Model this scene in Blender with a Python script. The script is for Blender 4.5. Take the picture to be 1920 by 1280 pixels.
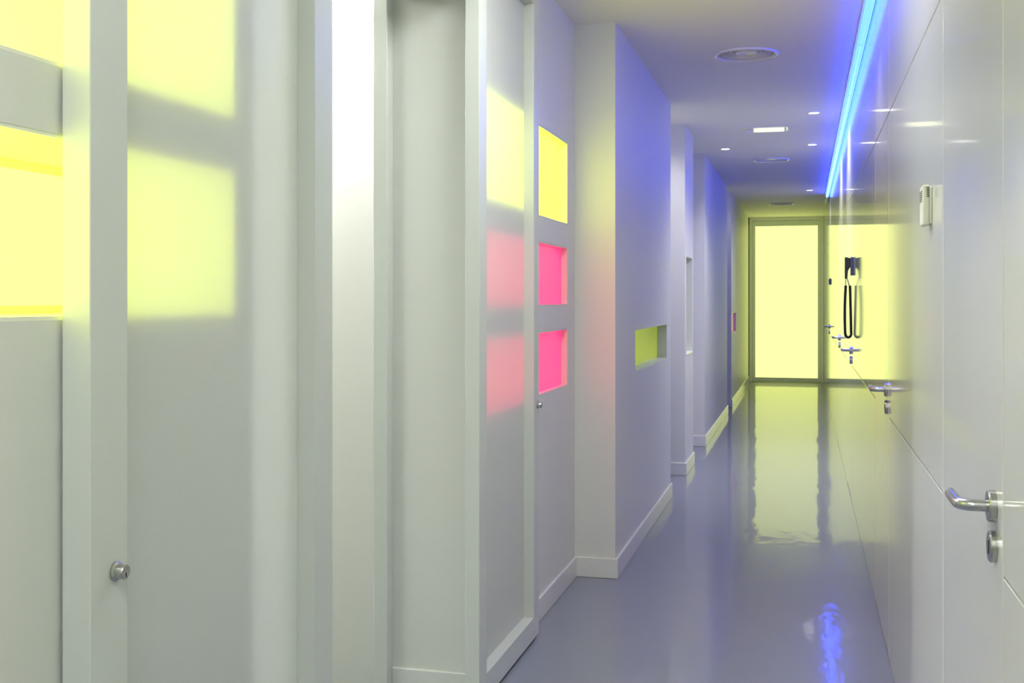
import bpy, bmesh, math, random
from mathutils import Vector, Matrix

# ------------------------------------------------------------------ clear
for o in list(bpy.data.objects):
    bpy.data.objects.remove(o, do_unlink=True)
scene = bpy.context.scene
C = scene.collection
PI = math.pi
random.seed(7)

# ------------------------------------------------------------------ camera, world, exposure
FPX = 2100.0                      # focal length in pixels of the 1920 px wide frame
VPX, HORIZ = 1508.0, 561.0        # corridor vanishing point
YAW = math.atan((VPX - 960.0) / FPX)
EYE = 1.35
cam_d = bpy.data.cameras.new('camera')
cam_d.sensor_fit = 'HORIZONTAL'
cam_d.sensor_width = 36.0
cam_d.lens = FPX / 1920.0 * 36.0
cam_d.shift_y = -(640.0 - HORIZ) / 1920.0
cam_d.clip_start = 0.02
cam_d.clip_end = 100
cam = bpy.data.objects.new('camera', cam_d)
C.objects.link(cam)
cam.location = (0, 0, EYE)
cam.rotation_euler = (PI / 2, 0, YAW)
scene.camera = cam

world = bpy.data.worlds.new('world')
scene.world = world
world.use_nodes = True
world.node_tree.nodes['Background'].inputs[0].default_value = (0.9, 0.95, 1.0, 1)
world.node_tree.nodes['Background'].inputs[1].default_value = 0.3

scene.view_settings.view_transform = 'Standard'
scene.view_settings.look = 'None'
scene.view_settings.exposure = 0.0
scene.view_settings.gamma = 1.0
scene.view_settings.use_curve_mapping = False
try:
    scene.cycles.use_denoising = True
    scene.cycles.use_light_tree = False
    scene.cycles.max_bounces = 7
    scene.cycles.diffuse_bounces = 4
    scene.cycles.transmission_bounces = 4
    scene.cycles.glossy_bounces = 4
    scene.cycles.caustics_reflective = False
    scene.cycles.caustics_refractive = False
    scene.cycles.use_adaptive_sampling = True
    scene.cycles.adaptive_threshold = 0.03
    scene.cycles.sample_clamp_indirect = 6.0
except Exception:
    pass

# light strengths (of the fixtures and the added fill panels built below)
BLUE_EM = (0.22, 0.72, 17.0)
YEL_EM = (3.2, 3.6, 0.12)
NEAR_EM = (3.9, 4.4, 0.33)
PINK_EM = (1.7, 0.008, 0.20)
END_EM = (1.35, 1.5, 0.42)
FILL_EM = 19.5  # square panels out of view, added for general fill
ROOM_EM = 380.0
SPOT_W = 105.0

# ------------------------------------------------------------------ plan of the place (metres)
XR = 0.3075          # right panelled wall, face
XS = -1.085          # left wall with the niches, face
XD = -1.03           # sliding doors, front face
XL = -0.885          # left wall further on, face
ZC = 2.69            # ceiling
Y0, YE = -3.2, 18.8  # corridor ends

# ------------------------------------------------------------------ materials
def new_mat(name):
    m = bpy.data.materials.new(name)
    m.use_nodes = True
    return m, m.node_tree, m.node_tree.nodes['Principled BSDF']

def bump(nt, bsdf, scale, strength, dist=0.001, stretch=None, detail=2.0):
    tc = nt.nodes.new('ShaderNodeTexCoord')
    src = tc.outputs['Object']
    if stretch:
        mp = nt.nodes.new('ShaderNodeMapping')
        mp.inputs['Scale'].default_value = stretch
        nt.links.new(src, mp.inputs[0])
        src = mp.outputs[0]
    nz = nt.nodes.new('ShaderNodeTexNoise')
    nz.inputs['Scale'].default_value = scale
    nz.inputs['Detail'].default_value = detail
    nt.links.new(src, nz.inputs['Vector'])
    b = nt.nodes.new('ShaderNodeBump')
    b.inputs['Strength'].default_value = strength
    b.inputs['Distance'].default_value = dist
    nt.links.new(nz.outputs[0], b.inputs['Height'])
    nt.links.new(b.outputs[0], bsdf.inputs['Normal'])
    return nz

def mat(name, col, rough, metal=0.0, spec=0.5, bmp=None, coat=0.0):
    m, nt, b = new_mat(name)
    b.inputs['Base Color'].default_value = (*col, 1)
    b.inputs['Roughness'].default_value = rough
    b.inputs['Metallic'].default_value = metal
    b.inputs['Specular IOR Level'].default_value = spec
    if coat:
        b.inputs['Coat Weight'].default_value = coat
        b.inputs['Coat Roughness'].default_value = 0.03
    if bmp:
        bump(nt, b, *bmp)
    return m

def glow(name, em, base, rough=0.2):
    m, nt, b = new_mat(name)
    mx = max(em)
    b.inputs['Base Color'].default_value = (*base, 1)
    b.inputs['Roughness'].default_value = rough
    b.inputs['Specular IOR Level'].default_value = 0.3
    b.inputs['Emission Color'].default_value = (em[0] / mx, em[1] / mx, em[2] / mx, 1)
    b.inputs['Emission Strength'].default_value = mx
    return m

M = {}
M['paint'] = mat('wall_paint', (0.74, 0.745, 0.73), 0.45, bmp=(160, 0.08, 0.001))
M['ceil'] = mat('ceiling_paint', (0.88, 0.87, 0.84), 0.7, bmp=(120, 0.08, 0.001))
M['frame'] = mat('white_frame_lacquer', (0.64, 0.665, 0.65), 0.3)
M['lacquer'] = mat('white_gloss_laminate', (0.68, 0.69, 0.645), 0.075, spec=0.5, bmp=(2.2, 0.03, 0.004))
M['backing'] = mat('joint_backing', (0.78, 0.75, 0.68), 0.6)
M['base'] = mat('gloss_skirting', (0.78, 0.78, 0.78), 0.12)
M['steel'] = mat('brushed_steel', (0.47, 0.47, 0.48), 0.27, metal=1.0)
M['alu'] = mat('anodised_aluminium', (0.88, 0.93, 0.89), 0.3, metal=0.0)
M['dark'] = mat('dark_slot', (0.02, 0.02, 0.02), 0.6)
M['black'] = mat('black_plastic', (0.015, 0.017, 0.02), 0.35)
M['bluegrey'] = mat('blue_grey_plastic', (0.16, 0.18, 0.30), 0.4)
M['plastic'] = mat('ivory_plastic', (0.78, 0.77, 0.68), 0.4)
M['white_metal'] = mat('white_enamel', (0.92, 0.92, 0.92), 0.2)
M['grey_in'] = mat('vent_throat', (0.30, 0.30, 0.32), 0.6)
M['blue_cap'] = mat('blue_end_cap', (0.02, 0.06, 0.60), 0.4)
M['liner'] = mat('yellow_niche_lining', (0.90, 0.90, 0.78), 0.4)
M['yellow'] = glow('yellow_backlit_glass', YEL_EM, (0.8, 0.8, 0.05))
M['near_yellow'] = glow('near_yellow_backlit_glass', NEAR_EM, (0.8, 0.8, 0.2))
M['pink'] = glow('pink_backlit_glass', PINK_EM, (0.7, 0.12, 0.20))
M['olive'] = glow('dim_yellow_glass', (0.16, 0.22, 0.01), (0.45, 0.50, 0.03), 0.25)
M['rose'] = glow('dim_pink_glass', (0.20, 0.02, 0.12), (0.5, 0.05, 0.2), 0.25)
M['beige'] = glow('greyed_glass', (0.26, 0.26, 0.19), (0.42, 0.42, 0.34), 0.25)
M['endglass'] = glow('yellow_lit_door_glass', END_EM, (0.3, 0.3, 0.1), 0.25)
M['bluetube'] = glow('blue_led_tube', BLUE_EM, (0.1, 0.2, 0.5))
M['fill_panel'] = glow('fill_panel_diffuser', (FILL_EM * 0.96, FILL_EM, FILL_EM * 0.93), (0.8, 0.8, 0.8))
M['room_light'] = glow('room_diffuser', (ROOM_EM, ROOM_EM * 0.98, ROOM_EM * 0.93), (0.8, 0.8, 0.8))
M['spot_lens'] = glow('downlight_lens', (9, 9, 8.6), (0.8, 0.8, 0.8))
M['tube_light'] = glow('fluorescent_tube', (0.95, 1.0, 0.5), (0.8, 0.8, 0.7))

M['spot_lens'].cycles.emission_sampling = 'NONE'

# poured glossy floor
m, nt, b = new_mat('poured_floor')
nt.nodes.remove(b)
out = nt.nodes['Material Output']
fd = nt.nodes.new('ShaderNodeBsdfDiffuse'); fd.inputs[0].default_value = (0.25, 0.265, 0.335, 1)
fg = nt.nodes.new('ShaderNodeBsdfGlossy'); fg.inputs['Roughness'].default_value = 0.06
fr = nt.nodes.new('ShaderNodeFresnel'); fr.inputs['IOR'].default_value = 1.8
fh = nt.nodes.new('ShaderNodeBsdfGlossy'); fh.inputs['Roughness'].default_value = 0.33
gm = nt.nodes.new('ShaderNodeMixShader'); gm.inputs[0].default_value = 0.29
mx = nt.nodes.new('ShaderNodeMixShader')
bump(nt, fg, 2.2, 0.55, 0.004, stretch=(2.6, 1.0, 1.0), detail=3.0)
nsock = fg.inputs['Normal'].links[0].from_socket
nt.links.new(nsock, fd.inputs['Normal']); nt.links.new(nsock, fh.inputs['Normal'])
nt.links.new(fg.outputs[0], gm.inputs[1]); nt.links.new(fh.outputs[0], gm.inputs[2])
nt.links.new(fr.outputs[0], mx.inputs[0])
nt.links.new(fd.outputs[0], mx.inputs[1]); nt.links.new(gm.outputs[0], mx.inputs[2])
nt.links.new(mx.outputs[0], out.inputs[0])
M['floor'] = m

# frosted glass
m, nt, b = new_mat('frosted_glass')
nt.nodes.remove(b)
out = nt.nodes['Material Output']
di = nt.nodes.new('ShaderNodeBsdfDiffuse'); di.inputs[0].default_value = (0.92, 0.93, 0.93, 1)
tr = nt.nodes.new('ShaderNodeBsdfTranslucent'); tr.inputs[0].default_value = (0.93, 0.95, 0.95, 1)
gl = nt.nodes.new('ShaderNodeBsdfGlossy'); gl.inputs['Roughness'].default_value = 0.25
m1 = nt.nodes.new('ShaderNodeMixShader'); m1.inputs[0].default_value = 0.42
m2 = nt.nodes.new('ShaderNodeMixShader'); m2.inputs[0].default_value = 0.04
nt.links.new(di.outputs[0], m1.inputs[1]); nt.links.new(tr.outputs[0], m1.inputs[2])
nt.links.new(m1.outputs[0], m2.inputs[1]); nt.links.new(gl.outputs[0], m2.inputs[2])
nt.links.new(m2.outputs[0], out.inputs[0])
M['frost'] = m

# ------------------------------------------------------------------ geometry helpers
def finish(name, bm, material, parent=None, smooth=False):
    bmesh.ops.recalc_face_normals(bm, faces=bm.faces)
    me = bpy.data.meshes.new(name)
    bm.to_mesh(me); bm.free()
    me.materials.append(M[material])
    if smooth:
        for p in me.polygons:
            p.use_smooth = True
        try:
            me.set_sharp_from_angle(angle=math.radians(38))
        except Exception:
            pass
    o = bpy.data.objects.new(name, me)
    C.objects.link(o)
    if parent is not None:
        o.parent = parent
    return o

def add_box(bm, x0, x1, y0, y1, z0, z1):
    v = [bm.verts.new(p) for p in ((x0, y0, z0), (x1, y0, z0), (x1, y1, z0), (x0, y1, z0),
                                   (x0, y0, z1), (x1, y0, z1), (x1, y1, z1), (x0, y1, z1))]
    for f in ((0, 3, 2, 1), (4, 5, 6, 7), (0, 1, 5, 4), (1, 2, 6, 5), (2, 3, 7, 6), (3, 0, 4, 7)):
        bm.faces.new([v[i] for i in f])

def box(name, x0, x1, y0, y1, z0, z1, material, parent=None, bevel=0.0, seg=1):
    bm = bmesh.new()
    add_box(bm, x0, x1, y0, y1, z0, z1)
    if bevel:
        bmesh.ops.bevel(bm, geom=list(bm.edges), offset=bevel, segments=seg, profile=0.5, affect='EDGES')
    return finish(name, bm, material, parent)

def grid_solid(name, x0, x1, rects, holes, material, parent=None):
    """A wall slab between x0 and x1 covering rects (y0,y1,z0,z1) minus holes, with clean outer faces only."""
    ys = sorted({v for r in rects + holes for v in r[:2]})
    zs = sorted({v for r in rects + holes for v in r[2:]})
    def inside(y, z, rs):
        return any(r[0] < y < r[1] and r[2] < z < r[3] for r in rs)
    occ = {}
    for i in range(len(ys) - 1):
        for j in range(len(zs) - 1):
            y, z = (ys[i] + ys[i + 1]) / 2, (zs[j] + zs[j + 1]) / 2
            occ[i, j] = inside(y, z, rects) and not inside(y, z, holes)
    bm = bmesh.new()
    def quad(*ps):
        bm.faces.new([bm.verts.new(p) for p in ps])
    for (i, j), s in occ.items():
        if not s:
            continue
        a, b_, c, d = ys[i], ys[i + 1], zs[j], zs[j + 1]
        quad((x1, a, c), (x1, b_, c), (x1, b_, d), (x1, a, d))
        quad((x0, a, c), (x0, a, d), (x0, b_, d), (x0, b_, c))
        if not occ.get((i - 1, j)): quad((x0, a, c), (x1, a, c), (x1, a, d), (x0, a, d))
        if not occ.get((i + 1, j)): quad((x0, b_, c), (x0, b_, d), (x1, b_, d), (x1, b_, c))
        if not occ.get((i, j - 1)): quad((x0, a, c), (x0, b_, c), (x1, b_, c), (x1, a, c))
        if not occ.get((i, j + 1)): quad((x0, a, d), (x1, a, d), (x1, b_, d), (x0, b_, d))
    bmesh.ops.remove_doubles(bm, verts=bm.verts, dist=1e-5)
    return finish(name, bm, material, parent)

def lathe(name, prof, material, parent=None, n=40, axis='Z', loc=(0, 0, 0), closed=False):
    """prof: list of (radius, height) about the axis."""
    bm = bmesh.new()
    rings = []
    for r, h in prof:
        ring = []
        for k in range(n):
            a = 2 * PI * k / n
            p = (r * math.cos(a), r * math.sin(a), h)
            if axis == 'X':
                p = (p[2], p[0], p[1])
            ring.append(bm.verts.new(p))
        rings.append(ring)
    pairs = list(zip(rings, rings[1:]))
    if closed:
        pairs.append((rings[-1], rings[0]))
    for A, B in pairs:
        for k in range(n):
            bm.faces.new((A[k], A[(k + 1) % n], B[(k + 1) % n], B[k]))
    if not closed:
        bm.faces.new(list(reversed(rings[0])))
        bm.faces.new(rings[-1])
    bmesh.ops.remove_doubles(bm, verts=bm.verts, dist=1e-6)
    o = finish(name, bm, material, parent, smooth=True)
    o.location = loc
    return o

def tube(name, pts, rad, material, parent=None, n=14, cap=True):
    """Swept round tube along points; rad a number or a list."""
    bm = bmesh.new()
    pts = [Vector(p) for p in pts]
    rads = rad if isinstance(rad, (list, tuple)) else [rad] * len(pts)
    rings = []
    t0 = (pts[1] - pts[0]).normalized()
    up = Vector((0, 0, 1)) if abs(t0.z) < 0.9 else Vector((0, 1, 0))
    nrm = t0.cross(up).normalized()
    for i, p in enumerate(pts):
        t = (pts[min(i + 1, len(pts) - 1)] - pts[max(i - 1, 0)]).normalized()
        nrm = (nrm - t * nrm.dot(t)).normalized()
        bi = t.cross(nrm)
        rings.append([bm.verts.new(p + (nrm * math.cos(2 * PI * k / n) + bi * math.sin(2 * PI * k / n)) * rads[i]) for k in range(n)])
    for A, B in zip(rings, rings[1:]):
        for k in range(n):
            bm.faces.new((A[k], A[(k + 1) % n], B[(k + 1) % n], B[k]))
    if cap:
        bm.faces.new(list(reversed(rings[0]))); bm.faces.new(rings[-1])
    return finish(name, bm, material, parent, smooth=True)

def struct(o, label=None, cat=None):
    o['kind'] = 'structure'
    if label: o['label'] = label
    if cat: o['category'] = cat
    return o

def thing(name, label, cat, loc, group=None, rotz=0):
    o = bpy.data.objects.new(name, None)
    o.empty_display_size = 0.1
    C.objects.link(o)
    o.location = loc
    o.rotation_euler = (0, 0, rotz)
    o['label'] = label; o['category'] = cat
    if group: o['group'] = group
    return o

def copy_tree(o, parent=None):
    c = o.copy()
    C.objects.link(c)
    c.parent = parent
    for ch in list(o.children):
        copy_tree(ch, c)
    return c

# ------------------------------------------------------------------ the shell
struct(box('floor', -3.4, 0.75, Y0 - 0.2, YE + 0.3, -0.12, 0.0, 'floor'), 'glossy blue grey poured floor running down the corridor', 'floor')
VENTS = [(-0.308, 6.25), (-0.308, 11.02), (-0.308, 16.1)]
def ceiling_mesh():
    bm = bmesh.new()
    hs, R, n = 0.22, 0.150, 32
    xs = [-3.4, VENTS[0][0] - hs, VENTS[0][0] + hs, 0.75]
    ys = sorted([Y0 - 0.2, YE + 0.3] + [v for _, y in VENTS for v in (y - hs, y + hs)])
    for i in range(3):
        for j in range(len(ys) - 1):
            yc = (ys[j] + ys[j + 1]) / 2
            if i == 1 and any(abs(yc - y) < 0.01 for _, y in VENTS):
                continue
            bm.faces.new([bm.verts.new((x, y, ZC)) for x, y in ((xs[i], ys[j]), (xs[i + 1], ys[j]), (xs[i + 1], ys[j + 1]), (xs[i], ys[j + 1]))])
    for vx, vy in VENTS:
        A, B, D = [], [], []
        for k in range(n):
            a = 2 * PI * (k + 0.5 * 0) / n
            c, s_ = math.cos(a), math.sin(a)
            q = hs / max(abs(c), abs(s_))
            A.append(bm.verts.new((vx + R * c, vy + R * s_, ZC)))
            B.append(bm.verts.new((vx + q * c, vy + q * s_, ZC)))
            D.append(bm.verts.new((vx + R * c, vy + R * s_, ZC + 0.12)))
        for k in range(n):
            l = (k + 1) % n
            bm.faces.new((A[k], A[l], B[l], B[k]))
            bm.faces.new((A[k], D[k], D[l], A[l]))
        bm.faces.new(D)
    add_box(bm, -3.4, 0.75, Y0 - 0.2, YE + 0.3, ZC + 0.13, ZC + 0.25)
    bmesh.ops.remove_doubles(bm, verts=bm.verts, dist=1e-5)
    return finish('ceiling', bm, 'ceil')
struct(ceiling_mesh(), 'flat white corridor ceiling', 'ceiling')
struct(box('wall_back', -3.4, 0.75, Y0 - 0.15, Y0, 0, ZC, 'paint'), 'white wall closing the corridor behind the viewer', 'wall')
struct(box('wall_end', -1.4, 0.75, YE + 0.06, YE + 0.2, 0, ZC, 'paint'), 'white wall behind the yellow glass door', 'wall')

# left wall, front part: niche wall either side of the doorway to the side room
OPEN0, OPEN1 = 2.05, 3.60
NB0, NB1 = 3.70, 5.205     # pane bank behind and beside the far sliding door
NA0, NA1 = 0.95, 1.97      # niche bank beside the near sliding door
ROWS = [(1.70, 2.092), (1.319, 1.598), (0.939, 1.215)]
rects = [(Y0, OPEN0, 0, ZC), (OPEN0, OPEN1, 2.38, ZC), (OPEN1, 5.37, 0, ZC)]
holes = [(NA0, NA1, *ROWS[0]), (NA0, NA1, *ROWS[1])] + [(NB0, NB1, *r) for r in ROWS]
struct(grid_solid('wall_left', -1.36, XS, rects, holes, 'paint'), 'white side wall with lit colour niches beside the sliding doors', 'wall')

# left wall, further on, standing 20 cm proud
WIN_OLIVE = (6.03, 7.47, 0.955, 1.19)
WIN_BEIGE = (8.74, 9.24, 0.91, 1.69)
WIN_ROSE = (14.36, 15.3, 0.92, 1.18)
segs = [(5.37, 7.69, [WIN_OLIVE]), (8.64, 9.30, [WIN_BEIGE]), (10.40, 13.50, []), (14.28, YE + 0.2, [WIN_ROSE])]
seg_labels = ['white pier wall with the low dull yellow window', 'short white wall piece with the tall greyed window',
              'long plain wall piece washed in blue light', 'last left wall piece before the yellow glass door']
for (a, b_, h), lb in zip(segs, seg_labels):
    struct(grid_solid('wall_left', -1.36, XL, [(a, b_, 0, ZC)], h, 'paint'), lb, 'wall')
# door alcoves between those pieces
alc = [(7.69, 8.64), (9.30, 10.40), (13.50, 14.28)]
for k, (a, b_) in enumerate(alc):
    w = struct(box('wall_left', -1.36, -1.24, a, b_, 0, ZC, 'paint'), ['back of the first', 'back of the second', 'back of the third'][k] + ' door alcove in the left wall', 'wall')
    d = struct(box('door_%d' % (9 + k), -1.238, -1.205, a + 0.06, b_ - 0.06, 0.006, 2.08, 'frame', None, 0.002),
               'flush white door hidden in the ' + ['first', 'second', 'third'][k] + ' alcove on the left', 'door')
    lathe('handle_rose', [(0.026, 0.0), (0.026, 0.009), (0.024, 0.011)], 'steel', d, 24, 'X', (-1.205, a + 0.13, 1.0))

# side room behind the doorway: its lit wall, far walls
struct(box('wall_room', -3.3, -1.41, 3.65, 3.80, 0, ZC, 'paint'), 'brightly lit white wall seen through the open doorway', 'wall')
struct(box('wall_room', -3.4, -3.3, 0.0, 3.8, 0, ZC, 'paint'), 'far white wall of the side room', 'wall')
struct(box('wall_room', -3.3, -1.36, 0.0, 0.12, 0, ZC, 'paint'), 'near white wall of the side room', 'wall')
struct(box('trim_1', -1.41, -1.36, 3.545, 3.80, 0, ZC, 'frame', None, 0.002), 'white vertical casing beside the bright strip of side room wall', 'trim')

# baseboards
bb = 0
def baseboard(x0, x1, y0, y1, label):
    return struct(box('baseboard_left', x0, x1, y0, y1, 0.0, 0.098, 'base', None, 0.003), label, 'baseboard')
T = 0.013
baseboard(-1.36, XS + 0.0, OPEN1 - T, OPEN1, 'skirting on the doorway jamb left of the far sliding door')
baseboard(XS, XS + T, OPEN1 - T, 5.37 - T, 'skirting under the yellow and pink panes')
baseboard(XS, XL + T, 5.37 - T, 5.37, 'skirting across the front of the first pier')
baseboard(XL, XL + T, 5.37, 7.69, 'skirting under the low dull yellow window')
for k, (a, b_) in enumerate([(8.64, 9.30), (10.40, 13.50), (14.28, YE - 0.02)]):
    w = ['the wall piece with the tall greyed window', 'the blue washed wall piece', 'the last left wall piece'][k]
    baseboard(-1.2, XL + T, a - T, a, 'skirting across the near end of ' + w)
    baseboard(XL, XL + T, a, b_, 'bright gloss skirting along ' + w)

# ------------------------------------------------------------------ coloured panes in the left wall
def window(n, y0, y1, z0, z1, xface, recess, pane_mat, label, thick=0.012, frame=0.008):
    bm = bmesh.new()
    xb = xface - recess
    # slim frame lining the opening
    for (a, b_, c, d) in ((y0, y0 + frame, z0, z1), (y1 - frame, y1, z0, z1), (y0 + frame, y1 - frame, z0, z0 + frame), (y0 + frame, y1 - frame, z1 - frame, z1)):
        add_box(bm, xb - thick, xface - 0.001, a, b_, c, d)
    f = struct(finish('window_%d' % n, bm, 'frame'), label, 'window')
    box('pane', xb - thick, xb, y0 + frame, y1 - frame, z0 + frame, z1 - frame, pane_mat, f)
    return f
window(1, NB0, NB1, *ROWS[0], XS, 0.030, 'yellow', 'bright yellow lit pane, top of the three by the far sliding door')
window(2, NB0, NB1, *ROWS[1], XS, 0.030, 'pink', 'hot pink lit pane directly under the yellow one')
window(3, NB0, NB1, *ROWS[2], XS, 0.030, 'pink', 'lower hot pink lit pane above the small lock')
window(4, *WIN_OLIVE[:2], *WIN_OLIVE[2:], XL, 0.063, 'olive', 'low dull yellow recessed pane in the pier wall')
window(5, *WIN_BEIGE[:2], *WIN_BEIGE[2:], XL, 0.05, 'beige', 'tall narrow greyed pane with a bright sill')
box('sill', XL - 0.049, XL + 0.004, WIN_BEIGE[0] + 0.008, WIN_BEIGE[1] - 0.008, WIN_BEIGE[2] + 0.008, WIN_BEIGE[2] + 0.020, 'white_metal', bpy.data.objects['window_5'])
window(6, *WIN_ROSE[:2], *WIN_ROSE[2:], XL, 0.03, 'rose', 'small far magenta pane near the glass end door')

def niche(n, y0, y1, z0, z1, label):
    """open box niche lined in yellow with a lit back pane in a slim frame"""
    d = 0.262; t = 0.006
    xb = XS - d
    bm = bmesh.new()
    add_box(bm, xb, XS - 0.001, y0, y0 + t, z0, z1)
    add_box(bm, xb, XS - 0.001, y1 - t, y1, z0, z1)
    add_box(bm, xb, XS - 0.001, y0 + t, y1 - t, z0, z0 + t)
    add_box(bm, xb, XS - 0.001, y0 + t, y1 - t, z1 - t, z1)
    f = struct(finish('window_%d' % n, bm, 'liner'), label, 'window')
    bm = bmesh.new()
    for (a, b_, c, e) in ((y0 + t, y0 + .03, z0 + t, z1 - t), (y1 - .03, y1 - t, z0 + t, z1 - t), (y0 + .03, y1 - .03, z0 + t, z0 + .02), (y0 + .03, y1 - .03, z1 - .02, z1 - t), ((y0 + y1) / 2 + .10, (y0 + y1) / 2 + .12, z0 + .02, z1 - .02)):
        add_box(bm, xb, xb + 0.014, a, b_, c, e)
    finish('frame', bm, 'liner', f)
    box('pane', xb - 0.004, xb + 0.006, y0 + .03, y1 - .03, z0 + .02, z1 - .02, 'near_yellow', f)
niche(7, NA0, NA1, *ROWS[0], 'upper yellow lit niche at the left edge')
niche(8, NA0, NA1, *ROWS[1], 'lower yellow lit niche at the left edge')

# ------------------------------------------------------------------ sliding doors with frosted glass
def sliding_door(n, y0, y1, st, lock_y, label):
    zb, zt = 0.012, 2.60
    xb = XS + 0.006
    d = struct(box('door_%d' % n, xb, XD, y0, y0 + st, zb, zt, 'frame', None, 0.0015), label, 'door')
    box('stile', xb, XD, y1 - st, y1, zb, zt, 'frame', d, 0.0015)
    box('bottom_rail', xb, XD, y0 + st, y1 - st, zb, zb + 0.085, 'frame', d, 0.0015)
    box('top_rail', xb, XD, y0 + st, y1 - st, zt - 0.085, zt, 'frame', d, 0.0015)
    g = box('frosted_pane', xb + 0.004, xb + 0.008, y0 + st - 0.004, y1 - st + 0.004, zb + 0.08, zt - 0.08, 'frost', d)
    g['label'] = 'frosted glass pane glowing where lit niches lie behind'
    lk = lathe('lock', [(0.0155, 0.0), (0.0155, 0.003), (0.0135, 0.0045), (0.0115, 0.0055), (0.0115, 0.0175), (0.0105, 0.019), (0.0, 0.019)], 'steel', d, 28, 'X', (XD, lock_y, 0.93))
    lk['label'] = 'small round steel lock cylinder'
    bm = bmesh.new()
    add_box(bm, 0.0187, 0.0195, -0.0011, 0.0011, -0.0075, -0.001)
    finish('keyhole', bm, 'dark', lk)
    return d
sliding_door(1, 1.457, 2.344, 0.096, 1.52, 'near white framed frosted sliding door showing a blurred yellow glow')
sliding_door(2, 3.524, 4.377, 0.088, 4.345, 'farther white framed frosted sliding door showing yellow and pink glow')
struct(box('trim_2', XS + 0.001, XD + 0.01, 0.3, 4.38, 2.61, ZC - 0.001, 'frame', None, 0.002), 'white overhead track casing of the sliding doors', 'trim')

# ------------------------------------------------------------------ right wall: laminate panels and flush doors
DOORS = [(1.93, 2.73), (4.42, 5.26), (7.85, 8.66), (10.43, 11.24), (14.62, 15.43)]
DH = 2.05
GAP = 0.005
wr = struct(grid_solid('wall_right', XR + 0.018, 0.55, [(Y0, YE + 0.2, 0, ZC)], [(a, b_, 0.0, DH) for a, b_ in DOORS], 'backing'),
            'long glossy white panelled wall with flush doors', 'wall')
cuts = []
prev = Y0
for a, b_ in DOORS + [(YE, YE)]:
    L = a - prev
    k = max(1, round(L / 2.7))
    for i in range(k):
        cuts.append((prev + L * i / k, prev + L * (i + 1) / k))
    prev = b_
for a, b_ in cuts:
    for c, d in ((0.0, 0.907), (0.907, DH), (DH, ZC)):
        box('panel', XR, XR + 0.017, a + GAP / 2, b_ - GAP / 2, c + (GAP / 2 if c else 0.002), d - (GAP / 2 if d < ZC else 0), 'lacquer', wr, 0.0012)
for a, b_ in DOORS:
    box('panel', XR, XR + 0.017, a + GAP / 2, b_ - GAP / 2, DH + GAP / 2, ZC, 'lacquer', wr, 0.0012)

def lever_handle(parent, y, z):
    h = lathe('handle', [(0.0265, 0.0), (0.0265, -0.010), (0.0245, -0.0125), (0.0, -0.0125)], 'steel', parent, 32, 'X', (XR, y, z))
    h['label'] = 'brushed steel lever handle on round rose'
    pts = [(-0.010, 0, 0)]
    x_out, rb = -0.056, 0.024
    pts.append((x_out + rb, 0, 0))
    for k in range(1, 9):
        a = PI / 2 * k / 8
        pts.append((x_out + rb - rb * math.sin(a), rb - rb * math.cos(a), 0))
    pts += [(x_out, 0.06, 0), (x_out, 0.090, 0), (x_out, 0.116, 0), (x_out, 0.120, 0)]
    r = [0.0098] * (len(pts) - 1) + [0.0080]
    tube('lever', pts, r, 'steel', h, 18)
    k = lathe('key_rose', [(0.0265, 0.0), (0.0265, -0.008), (0.0245, -0.0105), (0.0, -0.0105)], 'steel', parent, 32, 'X', (XR, y, z - 0.067))
    bm = bmesh.new()
    add_box(bm, -0.0112, -0.0102, -0.004, 0.004, -0.012, 0.010)
    finish('keyhole', bm, 'dark', k)

dl = ['nearest flush white door at the right edge of the view', 'second flush white door along the glossy right wall', 'third flush door just past the black hanging cord',
      'fourth flush door along the right wall', 'farthest flush door on the right near the glass end door']
HY = [2.006, 4.50, 7.92, 10.50, 14.70]
for k, (a, b_) in enumerate(DOORS):
    d = struct(box('door_%d' % (3 + k), XR, XR + 0.04, a + 0.003, b_ - 0.003, 0.006, DH - 0.003, 'lacquer', None, 0.0015), dl[k], 'door')
    lever_handle(d, HY[k], 1.006)

# ------------------------------------------------------------------ glass door closing the corridor
GX0, GX1 = XL + T + 0.002, XR - 0.002
ed = struct(box('door_8', GX0 + 0.045, GX0 + 0.095, YE - 0.03, YE + 0.02, 0.01, 2.63, 'alu', None, 0.003), 'tall yellow lit glass door in pale frame at the corridor end', 'door')
box('stile', GX1 - 0.095, GX1 - 0.045, YE - 0.03, YE + 0.02, 0.01, 2.63, 'alu', ed, 0.003)
box('bottom_rail', GX0 + 0.095, GX1 - 0.095, YE - 0.03, YE + 0.02, 0.01, 0.075, 'alu', ed, 0.003)
box('top_rail', GX0 + 0.095, GX1 - 0.095, YE - 0.03, YE + 0.02, 2.545, 2.63, 'alu', ed, 0.003)
g = box('glass', GX0 + 0.095, GX1 - 0.095, YE - 0.010, YE + 0.000, 0.075, 2.545, 'endglass', ed)
g['label'] = 'glowing yellow glass sheet'
bm = bmesh.new()
add_box(bm, GX0, GX0 + 0.043, YE - 0.06, YE + 0.05, 0, ZC)
add_box(bm, GX1 - 0.043, GX1, YE - 0.06, YE + 0.05, 0, ZC)
add_box(bm, GX0 + 0.043, GX1 - 0.043, YE - 0.06, YE + 0.05, 2.633, ZC)
struct(finish('trim_3', bm, 'white_metal'), 'white casing around the yellow glass end door', 'trim')

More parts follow.
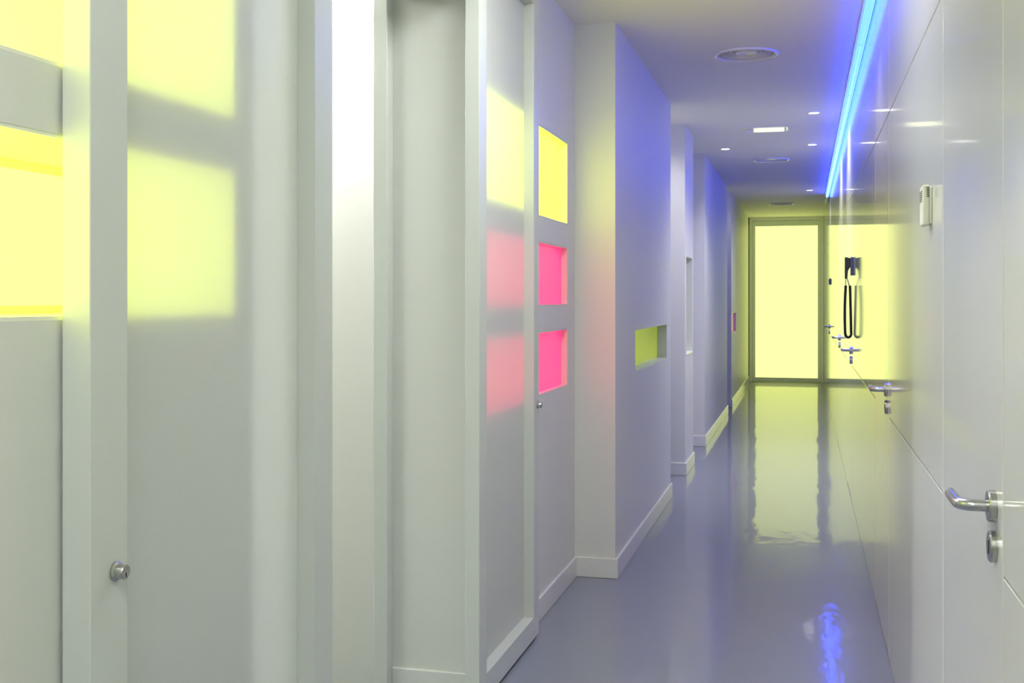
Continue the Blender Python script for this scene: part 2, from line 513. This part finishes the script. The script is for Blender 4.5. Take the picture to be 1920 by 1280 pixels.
# ------------------------------------------------------------------ blue LED line under the ceiling
bl = thing('light_strip', 'long glowing blue light strip where ceiling meets right wall', 'light', (0.282, 6.0, ZC))
bs, be = 4.5, 14.75
n = 7
L = (be - bs) / n
box('housing', -0.026, 0.0245, bs - 6, be + 1.0 - 6, -0.012, -0.0005, 'white_metal', bl)
prof = []
for i in range(n):
    a, b_ = bs + L * i + 0.006 - 6, bs + L * (i + 1) - 0.006 - 6
    tube('tube', [(-0.0, a, -0.030), (0.0, b_, -0.030)], 0.0185, 'bluetube', bl, 16)
    if i:
        tube('joint', [(0.0, a - 0.013, -0.030), (0.0, a + 0.001, -0.030)], 0.017, 'blue_cap', bl, 12)
tube('end_cap', [(0.0, be - 6.004, -0.030), (0.0, be - 6 + 0.95, -0.030)], 0.0185, 'blue_cap', bl, 16)

# ------------------------------------------------------------------ ceiling fittings
def round_vent():
    v = thing('ceiling_vent', '', 'vent', (0, 0, ZC), 'round ceiling vents along the corridor')
    lathe('flange', [(0.174, 0.0), (0.174, -0.006), (0.171, -0.010), (0.165, -0.012), (0.158, -0.010), (0.150, 0.002), (0.148, 0.010), (0.149, 0.010), (0.1495, 0.0)], 'white_metal', v, 48, closed=True)
    lathe('throat', [(0.1485, 0.062), (0.1485, 0.060), (0.0, 0.060)], 'grey_in', v, 40)
    for r in (0.140, 0.117, 0.094, 0.071):
        lathe('ring', [(r, 0.004), (r - 0.002, 0.002), (r - 0.016, 0.034), (r - 0.014, 0.036)], 'white_metal', v, 44, closed=True)
    lathe('centre_disc', [(0.050, 0.030), (0.056, 0.006), (0.050, 0.002), (0.0, 0.002)], 'white_metal', v, 36)
    return v
v0 = round_vent()
for k, (y, lb) in enumerate([(6.25, 'nearest and largest round ceiling vent with concentric rings'), (11.02, 'middle round ceiling vent beyond the slot light'), (16.1, 'farthest round ceiling vent just before the glass end door')]):
    v = v0 if k == 0 else copy_tree(v0)
    v.location = (-0.308, y, ZC)
    v['label'] = lb

def downlight(x, y, label, power=SPOT_W, size=2.5):
    d = thing('downlight', label, 'downlight', (x, y, ZC), 'small recessed downlights')
    lathe('trim_ring', [(0.046, 0.0), (0.045, -0.004), (0.038, -0.006), (0.035, -0.001), (0.035, 0.0)], 'white_metal', d, 32, closed=True)
    lathe('lens', [(0.035, -0.0005), (0.035, -0.0025), (0.0, -0.0025)], 'spot_lens', d, 28)
    l = bpy.data.lights.new('lamp', 'SPOT')
    l.energy = power
    l.spot_size = size
    l.spot_blend = 0.8
    l.shadow_soft_size = 0.04
    l.color = (1.0, 0.96, 0.92)
    lo = bpy.data.objects.new('lamp', l)
    C.objects.link(lo)
    lo.parent = d
    lo.location = (0, 0, -0.012)
    return d
downlight(0.067, 4.97, 'recessed downlight above the second flush door', 22.0, 1.5)
downlight(0.067, 8.32, 'nearest visible downlight beside the blue strip')
downlight(0.067, 10.02, 'second visible downlight beside the blue strip')
downlight(0.065, 14.2, 'farthest visible downlight beside the blue strip', 45.0, 2.35)
downlight(-0.68, 10.12, 'lone downlight close to the left wall', 14.0, 1.5)
downlight(-1.06, 8.15, 'downlight inside the first door alcove', 24.0)
downlight(-1.06, 13.9, 'downlight inside the third door alcove', 5.0)

# slot luminaire seen in the corridor ceiling
sl = thing('slot_luminaire', 'recessed slot light with a glowing pale yellow tube', 'ceiling light', (-0.297, 9.0, ZC))
bm = bmesh.new()
for q in ((-0.175, 0.175, -0.105, -0.09), (-0.175, 0.175, 0.09, 0.105), (-0.175, -0.16, -0.09, 0.09), (0.16, 0.175, -0.09, 0.09)):
    add_box(bm, *q, -0.008, -0.0005)
finish('frame', bm, 'white_metal', sl)
box('reflector', -0.16, 0.16, -0.09, 0.09, -0.003, -0.0005, 'white_metal', sl)
tube('fluorescent_tube', [(-0.085, 0.0, -0.016), (0.145, 0.0, -0.016)], 0.013, 'tube_light', sl, 14)
tube('tube_socket', [(-0.150, 0.0, -0.016), (-0.086, 0.0, -0.016)], 0.011, 'white_metal', sl, 12)
tube('tube_socket', [(0.146, 0.0, -0.016), (0.158, 0.0, -0.016)], 0.014, 'white_metal', sl, 12)

# unseen ceiling panels: square ones added as fill, narrow one washes the room wall
def unseen_panel_lamp(x, y, sx, sy, label, m):
    p = thing('unseen_panel_lamp', label, 'ceiling light', (x, y, ZC))
    bm = bmesh.new()
    t = 0.02
    for q in ((-sx, sx, -sy, -sy + t), (-sx, sx, sy - t, sy), (-sx, -sx + t, -sy + t, sy - t), (sx - t, sx, -sy + t, sy - t)):
        add_box(bm, *q, -0.012, -0.0005)
    finish('frame', bm, 'white_metal', p)
    box('diffuser', -sx + t, sx - t, -sy + t, sy - t, -0.055, -0.0005, m, p)
unseen_panel_lamp(-0.38, 3.2, 0.30, 0.30, 'added square fill light over the near corridor', 'fill_panel')
unseen_panel_lamp(-0.38, 0.2, 0.30, 0.30, 'added square fill light above the viewer', 'fill_panel')
unseen_panel_lamp(-0.38, -2.0, 0.30, 0.30, 'added square fill light behind the viewer', 'fill_panel')
unseen_panel_lamp(-1.86, 3.56, 0.36, 0.07, 'ceiling light washing the side room wall', 'room_light')

unseen_panel_lamp(-2.45, 2.2, 0.30, 0.30, 'added square fill light in the middle of the side room', 'fill_panel')  # added to even out the light on the room wall

# ------------------------------------------------------------------ things on the right wall
ph = thing('wall_telephone', 'black wall handset with a long hanging looped cord', 'telephone', (XR, 7.62, 1.50))
box('wall_plate', -0.016, 0.0, -0.035, 0.035, 0.005, 0.125, 'bluegrey', ph, 0.004, 2)
bm = bmesh.new()
pr = [(-0.016, 0.118), (-0.030, 0.118), (-0.034, 0.124), (-0.052, 0.124), (-0.052, -0.015), (-0.036, -0.015), (-0.034, 0.035), (-0.024, 0.050), (-0.016, 0.060)]
A = [bm.verts.new((x, -0.022, z)) for x, z in pr]
B = [bm.verts.new((x, 0.022, z)) for x, z in pr]
bm.faces.new(A); bm.faces.new(list(reversed(B)))
for i in range(len(pr)):
    j = (i + 1) % len(pr)
    bm.faces.new((A[i], B[i], B[j], A[j]))
bmesh.ops.bevel(bm, geom=list(bm.edges), offset=0.002, segments=1, affect='EDGES')
finish('handset', bm, 'black', ph)
def loop_pts():
    pts = []
    xa, xc = -0.046, -0.0145
    za, zb = -0.06, -0.40
    for k in range(9):
        f = k / 8
        pts.append((xa - 0.004 * math.sin(PI * f) - 0.004 * f, -0.01, za + (zb + 0.03 - za) * f))
    r = 0.0185; cx = -0.030
    for k in range(1, 12):
        a = PI + PI * k / 12
        pts.append((cx + r * math.cos(a) * 1.05, -0.01 + 0.02 * k / 12, zb + 0.03 + r * 1.5 * math.sin(a)))
    for k in range(9):
        f = k / 8
        pts.append((xc + 0.003 * (1 - f) - 0.004 * f, 0.01, zb + 0.03 + (za - zb - 0.03) * f))
    return pts
tube('cord', loop_pts(), 0.0088, 'black', ph, 10)
tube('cord_sleeve', [(-0.047, -0.01, -0.062), (-0.046, -0.006, -0.014)], 0.0035, 'steel', ph, 10)
tube('cord_sleeve', [(-0.0225, 0.01, -0.062), (-0.037, 0.004, -0.013)], 0.0035, 'steel', ph, 10)

ts = thing('wall_thermostat', 'small ivory wall unit with vent slots between the first two doors', 'thermostat', (XR, 2.99, 1.585))
box('housing', -0.0225, -0.006, -0.036, 0.036, -0.05, 0.05, 'plastic', ts, 0.004, 2)
box('back_plate', -0.006, 0.0, -0.039, 0.039, -0.047, 0.046, 'plastic', ts, 0.002)
for k in range(6):
    box('vent_slot', -0.0135, -0.0065, -0.0366, -0.034, 0.042 - k * 0.0045, 0.0442 - k * 0.0045, 'dark', ts)
for k in range(6):
    box('vent_slot', -0.0232, -0.021, -0.026, 0.026, 0.034 - k * 0.005, 0.0362 - k * 0.005, 'dark', ts)

sw = thing('wall_switch', 'tiny dark blue grey switch high on the far right wall', 'switch', (XR, 14.15, 1.565))
box('back_plate', -0.008, 0.0, -0.035, 0.035, -0.042, 0.042, 'bluegrey', sw, 0.002)
box('rocker', -0.020, -0.008, -0.024, 0.024, -0.032, 0.032, 'bluegrey', sw, 0.003)
